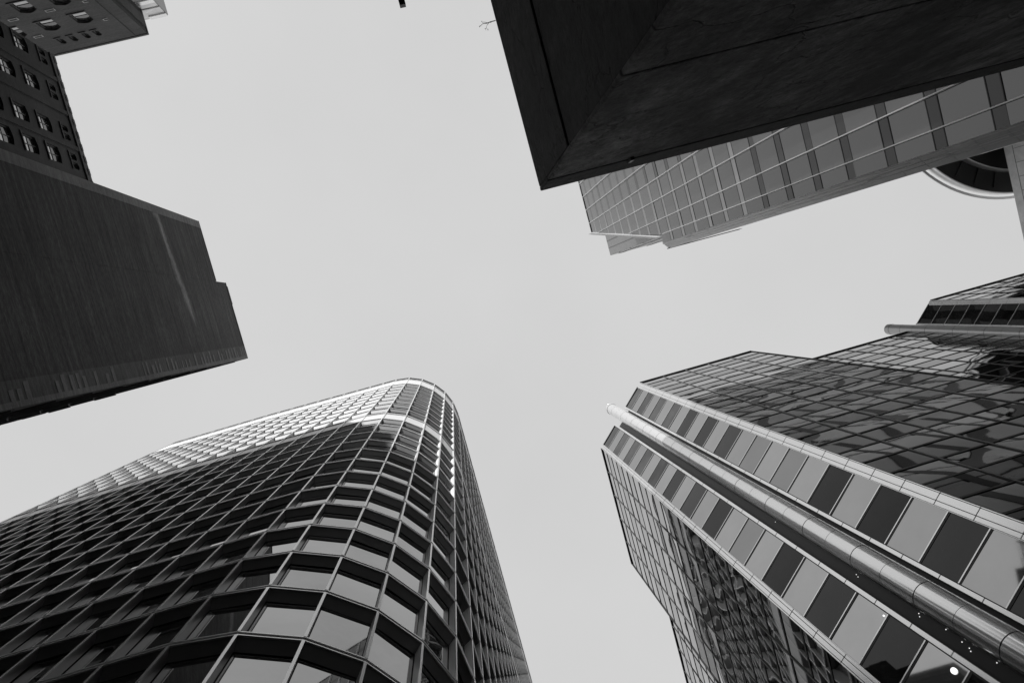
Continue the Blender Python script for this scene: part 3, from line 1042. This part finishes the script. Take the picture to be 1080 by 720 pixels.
def brick_range():
    # long dark range on the far left, windows in columns
    H = 75.0; X = -32.5
    root = thing('brick_apartment_block', 'dark sooty brick block at left edge with columns of narrow windows and jagged cornice',
                 'brick building', -45, -28)
    f = Face(X, -36.3, 0, 1, 1, 0)              # l runs towards +y
    L = 26.0
    holes, spec = [], []
    cols = ((-36.1, -34.6, 1), (-32.55, -31.0, 2), (-28.4, -26.85, 2), (-25.5, -23.85, 2), (-20.9, -19.3, 2), (-17.9, -16.2, 2), (-14.0, -12.4, 1))
    for (y0, y1, n) in cols:
        for k in range(7):
            zt = 70.3 - 3.62 * k
            z0 = zt - 2.05
            l0, l1 = y0 + 36.3, y1 + 36.3
            if l0 < 0.15: continue
            holes.append(arch(l0, l1, z0, zt, 0.22)); spec.append((l0, l1, z0, zt, 0.22, 2))
        # paired small lights under the roof
        l0, l1 = y0 + 36.3, y1 + 36.3
        if l0 < 0.15: continue
        m_ = (l0 + l1) / 2
        for a, b in ((l0, m_ - .12), (m_ + .12, l1)):
            holes.append(arch(a, b, 72.2, 73.4, 0.15)); spec.append((a, b, 72.2, 73.4, 0.15, 1))
    mb = wall_with_holes(f, [(0, G), (L, G), (L, H), (0, H)], holes, 0.32)
    mb.build('wall', [M['brick_y'], M['brick_y']], root, fix=False)
    back = MB()
    block(back, -58, X - 0.34, -36.3, -10.3, G, H - 0.1)
    back.build('core_wall', M['dark_back'], root)
    for i, (a, b, z0, z1, r, n) in enumerate(spec):
        if i < 100: sash_window(f, root, a, b, z0, z1, 0.3, r, n)
    # pilasters and the corbelled roof edge
    pil = MB()
    for y in (-33.4, -29.9, -26.2, -22.6, -18.6, -15.1):
        f.box(pil, y + 36.3 - 0.22, y + 36.3 + 0.22, G, 74.2, 0.0, 0.14)
    pil.build('pilasters', M['brick_y'], root)
    cor = MB()
    f.box(cor, 0, L, 74.3, H + .15, 0.002, 0.16)
    for i in range(20):
        f.box(cor, 0.3 + i * 1.3, 1.0 + i * 1.3, 74.75, H + .1, 0.162, 0.22)
    cor.build('corbelled_cornice', M['stone_sill'], root)

    # the taller wing closing the court
    H2 = 90.0; Y = -43.5
    r2 = thing('brick_wing', 'charcoal brick wing in the top left corner with arched windows and small pale vents',
               'brick building', -35, -50)
    g = Face(-46.0, Y, 1, 0, 0, 1)
    x2l = lambda x: x + 46.0
    holes, spec = [], []
    for k in range(7):
        zt = 84.45 - 4.6 * k
        for x0, x1 in ((-40.2, -38.4), (-36.35, -34.55), (-32.65, -30.85)):
            holes.append(arch(x2l(x0), x2l(x1), zt - 2.5, zt - 0.35, 0.5)); spec.append((x2l(x0), x2l(x1), zt - 2.5, zt - 0.35, 0.5, 1))
    for x0, x1 in ((-36.6, -35.95), (-35.2, -34.55), (-33.7, -33.05), (-32.95 + .55, -32.3 + .55)):
        x0, x1 = (x0, x1)
        holes.append(arch(x2l(x0), x2l(x1), 86.3, 87.75, 0.3)); spec.append((x2l(x0), x2l(x1), 86.3, 87.75, 0.3, 1))
    mb = wall_with_holes(g, [(0, G), (18.7, G), (18.7, H2), (0, H2)], holes, 0.36)
    mb.build('wall', [M['brick_x'], M['brick_x']], r2, fix=False)
    fl = MB()
    fl.poly([(-27.3, Y, G), (-27.3, -75, G), (-27.3, -75, H2), (-27.3, Y, H2)])
    fl.build('flank_wall', M['brick_y'], r2, fix=False)
    back = MB()
    block(back, -46, -27.33, -75, Y - 0.38, G, H2 - 0.05)
    back.build('core_wall', M['dark_back'], r2)
    cap = MB()
    block(cap, -46, -27.22, Y - 0.4, Y + 0.08, H2, H2 + 0.35)
    block(cap, -27.68, -27.22, -75, Y - 0.4, H2, H2 + 0.35)
    cap.build('coping', M['stone_sill'], r2)
    pil = MB()
    block(pil, -27.3, -27.12, -45.6, -44.2, G, 89.6)
    block(pil, -29.4, -28.7, Y, Y + 0.1, G, 89.6)
    pil.build('corner_pilaster', M['brick_x'], r2)
    for a, b, z0, z1, r, n in spec:
        sash_window(g, r2, a, b, z0, z1, 0.34, r, n)
    for x0, z0 in ((-38.2, 84.75), (-30.0, 84.35), (-38.2, 80.2), (-29.95, 79.8), (-34.1, 80.0)):
        v = MB()
        l = x2l(x0)
        for a, b, c, d in ((l, l + 1.0, z0, z0 + .08), (l, l + 1.0, z0 + .42, z0 + .5), (l, l + .08, z0 + .082, z0 + .418), (l + .92, l + 1.0, z0 + .082, z0 + .418)):
            g.box(v, a, b, c, d, 0.0, 0.07)
        g.box(v, l + .08, l + .92, z0 + .082, z0 + .418, 0.0, 0.02, 1)
        v.build('vent', [M['vent'], M['stone_sill']], r2)

    # pale glazed block peeping out behind the wing
    Hw = 93.0
    r3 = thing('pale_glass_block', 'pale glazed block just showing behind the charcoal brick wing', 'building', -32, -55)
    m = MB()
    block(m, -60, -25.15, -80, -46.6, G, Hw)
    m.build('wall', M['pale_glass_wall'], r3)
    b = MB()
    for k in range(12):
        z = Hw - 3.9 * k
        block(b, -27.25, -25.1, -46.59, -46.45, z - 0.75, z + 0.02)
        block(b, -27.25, -25.1, -46.595, -46.52, z - 2.6, z - 2.4, 1)
    b.build('floor_bands', [M['white_metal'], M['mullion']], r3)
    s = MB()
    block(s, -25.14, -25.06, -80, -46.62, G, Hw + 0.1)
    s.build('flank_cladding', M['upper_clad'], r3)


# ------------------------------------------------------------------ blank brick gable (left)
def blank_gable():
    root = thing('blank_brick_tower', 'windowless dark brick slab with a stepped roofline and paler toothed corner, at left',
                 'brick building', -40, -8)
    X = -20.4
    mb = MB()
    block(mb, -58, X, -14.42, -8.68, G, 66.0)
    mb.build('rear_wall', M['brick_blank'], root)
    mb = MB()
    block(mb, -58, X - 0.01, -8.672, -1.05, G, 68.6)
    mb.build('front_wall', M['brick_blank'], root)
    # stepped parapet bits
    cp = MB()
    block(cp, X - 0.3, X + 0.03, -14.45, -8.70, 66.0, 66.12)
    block(cp, X - 0.3, X + 0.03, -8.67, -1.03, 68.6, 68.75)
    block(cp, X - 0.3, X + 0.02, -8.3, -6.5, 68.752, 68.95)
    cp.build('coping', M['stone_sill'], root)
    q = MB()
    rnd = random.Random(9)
    block(q, X, X + 0.04, -14.42, -13.75, G, 66.0)
    q.build('edge_strip', M['brick_quoin'], root)
    t = MB()
    block(t, X, X + 0.03, -1.35, -1.05, G, 68.6)
    z = 68.5
    while z > 8:                      # irregular pale stones bonded into the corner
        h = rnd.uniform(0.22, 0.42)
        if rnd.random() < 0.8:
            block(t, X, X + 0.03, -1.352 - rnd.choice((0.55, 0.8, 0.86)) - rnd.uniform(0, .1), -1.352, z - h, z)
        z -= h + rnd.choice((0.25, 0.4, 0.5, 0.9))
    st = MB()
    block(st, X, X + 0.012, -2.35, -1.354, G, 68.6)
    st.build('corner_strip', M['brick_mid'], root)
    t.build('corner_teeth', M['brick_quoin'], root)
    # flank seen edge-on, with ledges
    fl = Face(X, -1.05, -1, 0, 0, 1)
    led = MB()
    for k in range(16):
        z = 66 - 3.6 * k
        fl.box(led, 0.4, 33, z - 0.3, z, 0.0, 0.10)
    led.build('string_courses', M['stone_sill'], root)
    fl2 = MB()
    fl.box(fl2, 0.05, 37, G, 68.5, 0.0, 0.02)
    fl2.build('flank_wall', M['brick_side'], root)
    for k in range(9):
        z = 63.6 - 3.6 * k
        for l in (9.5, 13.4):
            w = MB()
            fl.box(w, l, l + 1.6, z - 2.0, z - 0.1, 0.02, 0.07)
            fl.box(w, l - 0.1, l + 1.7, z - 2.16, z - 2.0, 0.02, 0.24)
            w.build('window', M['window_frame'], root)


# ------------------------------------------------------------------ stone building with a round crown (right edge)
def crowned_building():
    root = thing('rotunda_building', 'pale stone building at the right edge under a huge round crown with black underside',
                 'building', 97, 5)
    Hs = 97.0
    x = 0.891 * Hs
    mb = MB()
    block(mb, x, 130, -34, 30, G, Hs)
    mb.build('wall', M['pale_stone'], root)
    j = MB()
    f = Face(x, -34, 0, 1, -1, 0)
    f.box(j, 0, 64, Hs - 1.6, Hs - 1.52, 0.0, 0.02)
    f.box(j, 0, 64, Hs - 5.4, Hs - 5.33, 0.0, 0.02)
    for i in range(30):
        f.box(j, i * 2.1 + 0.4, i * 2.1 + 0.46, 30, Hs - 1.62, 0.0, 0.02)
    for k in range(12):
        f.box(j, 0, 64, Hs - 9.2 - 3.8 * k, Hs - 9.13 - 3.8 * k, 0.002, 0.022)
    j.build('cladding_joints', M['stone_sill'], root)
    cx, cy, Z = 92.5, -14.8, 100.0
    def ring(r0, r1, z0, z1, n=96):
        m = MB()
        a, b = circle(cx, cy, r0, z0, n), circle(cx, cy, r1, z0, n)
        c, d = circle(cx, cy, r1, z1, n), circle(cx, cy, r0, z1, n)
        loops = [a, b, c, d, a]
        m.rings(loops, smooth=False, cap=False)
        return m
    crown = MB()
    crown.rings([circle(cx, cy, 19.5, Z + 0.02, 128), circle(cx, cy, 19.5, Z + 1.5, 128)])
    cr = crown.build('round_crown', M['black_soffit'], root)
    ring(19.45, 19.62, Z + 0.0, Z + 1.45).build('crown_rim', M['rim'], cr)
    ring(19.9, 20.3, Z + 1.5, Z + 1.75).build('rim_lip', M['rim'], cr)
    ring(16.1, 16.3, Z - 1.2, Z).build('inner_ring', M['rim'], cr)
    inn = MB()
    inn.rings([circle(cx, cy, 16.08, Z - 1.15, 96), circle(cx, cy, 16.08, Z, 96)])
    inn.build('inner_soffit', M['black_soffit'], cr)
    for i in range(36):
        a = 2 * math.pi * i / 36
        m = MB()
        ca, sa = math.cos(a), math.sin(a)
        w = 0.09
        lo = [(cx + ca * 16.4 - sa * w, cy + sa * 16.4 + ca * w, Z - 0.14), (cx + ca * 18.8 - sa * w, cy + sa * 18.8 + ca * w, Z - 0.14),
              (cx + ca * 18.8 + sa * w, cy + sa * 18.8 - ca * w, Z - 0.14), (cx + ca * 16.4 + sa * w, cy + sa * 16.4 - ca * w, Z - 0.14)]
        m.hexa(lo, [(p[0], p[1], Z + 0.015) for p in lo])
        m.build('rib', M['black_metal'], cr)
    d = MB()
    d.rings([circle(cx + 4, cy, 9, Hs - 1, 48), circle(cx + 4, cy, 9, Z + 0.5, 48)])
    d.build('drum', M['pale_stone'], root)


# ------------------------------------------------------------------ beyond the top edge: unseen blocks added to cast shade; street lamp
def shadow_caster():  # unseen block added to cast the shadow line on the curved tower
    root = thing('shadow_caster_block', 'unseen pale block with ribbon windows, added to shade the curved tower', 'building', -7, -50)
    m = MB()
    block(m, -26, 12, -62, -39.3, G, 71)
    m.build('wall', M['plain_wall'], root)
    f = Face(-26, -39.3, 1, 0, 0, 1)
    for k in range(17):
        w = MB()
        z = 67 - 3.9 * k
        f.box(w, 0.6, 37.4, z - 1.7, z, 0.0, 0.04)
        w.build('ribbon_window', M['fin_glass'], root)
    c = MB()
    block(c, -26.1, 12.1, -39.7, -39.2, 71, 71.5)
    c.build('coping', M['stone_sill'], root)


def horizon_blockers():  # unseen blocks added to keep low sky light off the shaded faces
    for x0, x1, y0, y1, h, what in ((-170, -145, -40, 30, 62, 'unseen dark block added at far left to cut horizon light'),
                                    (165, 190, -35, 70, 78, 'unseen dark block added at far right to cut horizon light'),
                                    (-40, 60, 150, 175, 70, 'unseen dark block added behind the viewer to cut horizon light'),
                                    (-70, 90, -190, -165, 95, 'unseen dark block added ahead, beyond the top edge, to cut horizon light')):
        root = thing('horizon_blocker', what, 'building', (x0 + x1) / 2, (y0 + y1) / 2)
        m = MB()
        block(m, x0, x1, y0, y1, G, h)
        m.build('wall', M['brick_y'], root)
        for k in range(12):
            w = MB()
            z = h - 3 - 5 * k
            block(w, x0 - 0.06, x1 + 0.06, y0 - 0.06, y1 + 0.06, z - 2, z)
            w.build('ribbon_window', M['fin_spandrel'], root)


def street_lamp():
    root = thing('street_lamp', 'dark street lamp whose arm end dips into view at the top edge', 'street lamp', 0.4, -7.5)
    p = MB()
    p.rings([circle(0.4, -7.5, r, z, 16) for r, z in ((0.11, G), (0.11, G + 1), (0.08, G + 1.05), (0.055, 8.1))])
    p.build('pole', M['black_metal'], root)
    a = MB()
    block(a, 0.37, 0.42, -7.5, -3.9, 8.05, 8.1)
    a.build('arm', M['black_metal'], root)
    h = MB()
    block(h, 0.352, 0.42, -4.4, -3.54, 7.99, 8.08)
    hh = h.build('lamp_head', M['black_metal'], root, bevel=0.004)
    b = MB()
    block(b, 0.365, 0.407, -4.3, -3.8, 7.983, 7.989)
    b.build('lens', M['window_frame'], hh)


curved_tower()
chamfered_tower()
finned_tower()
concrete_block()
brick_range()
blank_gable()
crowned_building()
shadow_caster()
horizon_blockers()
street_lamp()
